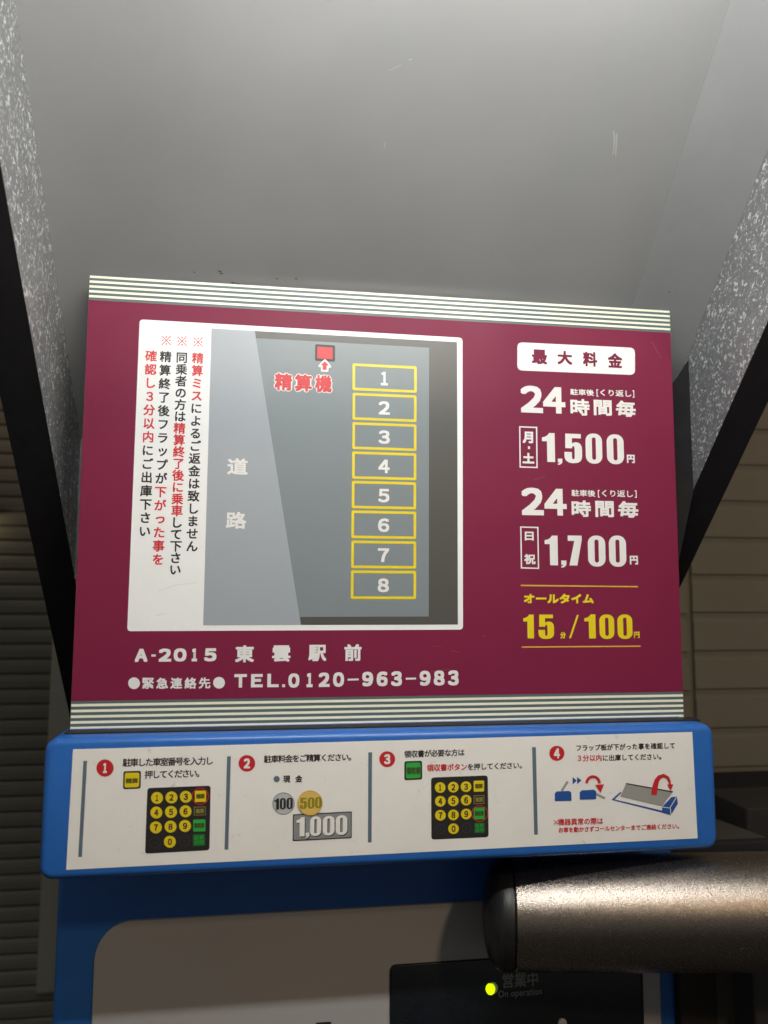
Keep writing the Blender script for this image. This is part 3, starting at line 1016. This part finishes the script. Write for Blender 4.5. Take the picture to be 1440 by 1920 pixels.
heavy(L, 'coin_value', M['olive'], [('5', 562.3, 1495.5, 575, 1515.8), ('0', 577, 1494.8, 589.3, 1515.4), ('0', 590.7, 1494, 603, 1514.4)], 6)
# flap pictures
def zz(l):
    return [z10(*p) for p in l]


L.shapes('flap_picture', M['icongrey'], [[zz(stroke([(228, 448), (264, 392)], 14))], [zz(stroke([(420, 460), (482, 491)], 14))]], 1)
L.shapes('block_picture', M['iconblue'], [[zz([(188, 507), (188, 462), (200, 450), (273, 447), (285, 457), (286, 505)])], [zz([(334, 499), (334, 455), (345, 444), (418, 440), (430, 450), (431, 495)])]], 2)
L.shapes('double_arrow', M['iconblue'], [[zz([(293, 366), (317, 387), (293, 410)])], [zz([(319, 365), (344, 386), (319, 408)])]], 1)


def arc(cx, cy, rx, ry, a0, a1, n=14):
    return [(cx + rx * math.cos(math.radians(a0 + (a1 - a0) * i / n)), cy - ry * math.sin(math.radians(a0 + (a1 - a0) * i / n))) for i in range(n + 1)]


L.shapes('red_arrow', M['badge'], [[zz(stroke(arc(412, 405, 38, 42, 175, 5), 16))]], 3)
L.shapes('red_arrow', M['badge'], [[zz([(425, 412), (476, 407), (456, 457)])]], 4)
L.shapes('flap_base', M['iconblue'], [[zz([(520, 500), (574, 452), (580, 459), (540, 497), (818, 563), (870, 572), (870, 588)])]], 1)
L.shapes('flap_plate', M['icongrey'], [[zz([(606, 403), (876, 450), (876, 458), (818, 537), (572, 480)])]], 2)
L.shapes('flap_plate_edge', M['ink'], [[zz([(604, 400), (880, 449), (880, 456), (606, 406)])]], 3)
L.shapes('flap_block', M['iconblue'], [[zz([(817, 541), (872, 483), (904, 480), (909, 522), (868, 588), (817, 574)])]], 3)
L.shapes('flap_block_lines', M['label'], [[zz(stroke([(818, 541), (862, 547)], 4))], [zz(stroke([(862, 547), (900, 484)], 4))]], 4)
L.shapes('flap_block_lines', M['label'], [[zz(stroke([(865, 549), (868, 584)], 4))]], 5)
L.shapes('red_arrow', M['badge'], [[zz(stroke([(768, 470), (776, 420), (786, 385), (800, 366), (825, 356), (850, 368), (860, 390), (863, 412)], [34, 32, 28, 24, 20, 17, 14, 10]))]], 4)
L.shapes('red_arrow', M['badge'], [[zz([(846, 408), (882, 408), (866, 445)])]], 5)

# front panel
YP = YB - 0.004
pa, pb = on_y(173.5, 1850, YP), on_y(240, 1727, YP)
fp = slab('front_panel', rounded(pa[0], -1.25, on_y(1239, 1850, YP)[0], pb[1], 0.036, 8), YP, 0.006, M['beige'], mach, 0.0018, 3)
YD = YB - 0.0068
dx0, dz0 = on_y(731.5, 1811, YD)
dx1 = on_y(1206, 1840, YD)[0]
DP = slab('display_panel', rounded(dx0, -0.80, dx1, dz0, 0.006, 4), YD, 0.003, M['glassblack'], mach, 0.0008, 2)
D = Sheet(YD - 0.0003, DP)
cx, cz = on_y(919, 1853.5, YD)
circ = [(math.cos(2 * math.pi * i / 24), math.sin(2 * math.pi * i / 24)) for i in range(24)]
slab('indicator_collar', [(cx + .0024 + .0056 * a, cz + .0006 + .0058 * b) for a, b in circ], YD - 0.0012, 0.002, M['ledside'], mach)
slab('indicator_light', [(cx + .0048 * a, cz + .0054 * b) for a, b in circ], YD - 0.003, 0.003, M['led'], mach, 0.001, 2)
D.texts('status_text', M['dimtext'], [('営業中', 942, 1825.5, 1009, 1848.5)], 0.0003, 0)
D.texts('status_text', M['dimtext'], [('On operation', 934, 1857.5, 1016, 1868.5)], 0.00012, 0)
cx, cz = on_y(1053.8, 1918, YD)
slab('round_button', [(cx + .0048 * a, cz + .0048 * b) for a, b in circ], YD - 0.0025, 0.003, M['coin'], mach, 0.001, 2)
a, b = on_y(592, 1917.5, YP), on_y(621, 1917, YP)
slab('coin_slot', rounded(a[0], a[1] - 0.03, b[0], a[1], 0.001, 2), YP - 0.0006, 0.001, M['ink'], mach)

# ================================================================== lock barrel
bar_o = empty('lock_barrel', (0.30, -0.02, H0 - 0.39), label='dark bronze metal lock barrel with black end cap across the right of the machine', cat='lock barrel')


def lathe_x(name, prof, cy, cz, mt, parent, n=64, tilt=0.055, yaw=-0.26):
    vs, fs = [], []
    for x, r in prof:
        for i in range(n):
            a = 2 * math.pi * i / n
            vs.append((x + yaw * -1 * r * math.cos(a), cy + r * math.cos(a) + yaw * (x - xc), cz + H0 + r * math.sin(a) + tilt * (x - xc)))
    for k in range(len(prof) - 1):
        for i in range(n):
            fs.append((k * n + i, k * n + (i + 1) % n, (k + 1) * n + (i + 1) % n, (k + 1) * n + i))
    fs.append(tuple(range(n)))
    fs.append(tuple(range(len(prof) * n - 1, (len(prof) - 1) * n - 1, -1)))
    return finish(name, fix(mesh_of(vs, fs), True, 35), mt, parent)


BY = 0.018
RB = 0.0510
BZ = on_y(1000, 1711, BY - 0.02)[1] - 0.006
xc = on_y(905, 1700, BY)[0]                  # left end of the cap
xj = on_y(985, 1700, BY - 0.045)[0]           # joint between cap and barrel
dome = []
for i in range(13):
    t_ = math.cos(math.radians(90 * i / 12)) * 0.998
    dome.append((xj - 0.004 - t_ * (xj - 0.004 - xc), max(0.004, (RB - .0008) * (1 - t_ ** 2.7) ** (1 / 2.7))))
dome += [(xj - .001, RB - .0015), (xj - .001, RB - .006), (xj + .008, RB - .006)]
lathe_x('end_cap', dome, BY, BZ, M['cap'], bar_o)
lathe_x('cap_ring', [(xc + .0135, RB - .008), (xc + .0135, RB - .0032), (xc + .015, RB - .0018), (xc + .0175, RB - .0008), (xc + .019, RB - .003), (xc + .019, RB - .008)], BY, BZ, M['black_strip'], bar_o)
lathe_x('barrel', [(xj, RB - .008), (xj, RB - .0028), (xj + .0015, RB - .0012), (xj + .02, RB - .0006), (xj + .07, RB), (xj + .14, RB + .0004), (0.50, RB + .0004)], BY, BZ, M['bronze'], bar_o)
box('mount_arm', 0.44, 0.49, BY, 0.10, BZ - 0.022, BZ + 0.022, M['frame'], bar_o, 0.004)
box('mount_plate', BX1 + 0.001, 0.49, 0.10, 0.115, BZ - 0.045, BZ + 0.03, M['frame'], bar_o, 0.003)
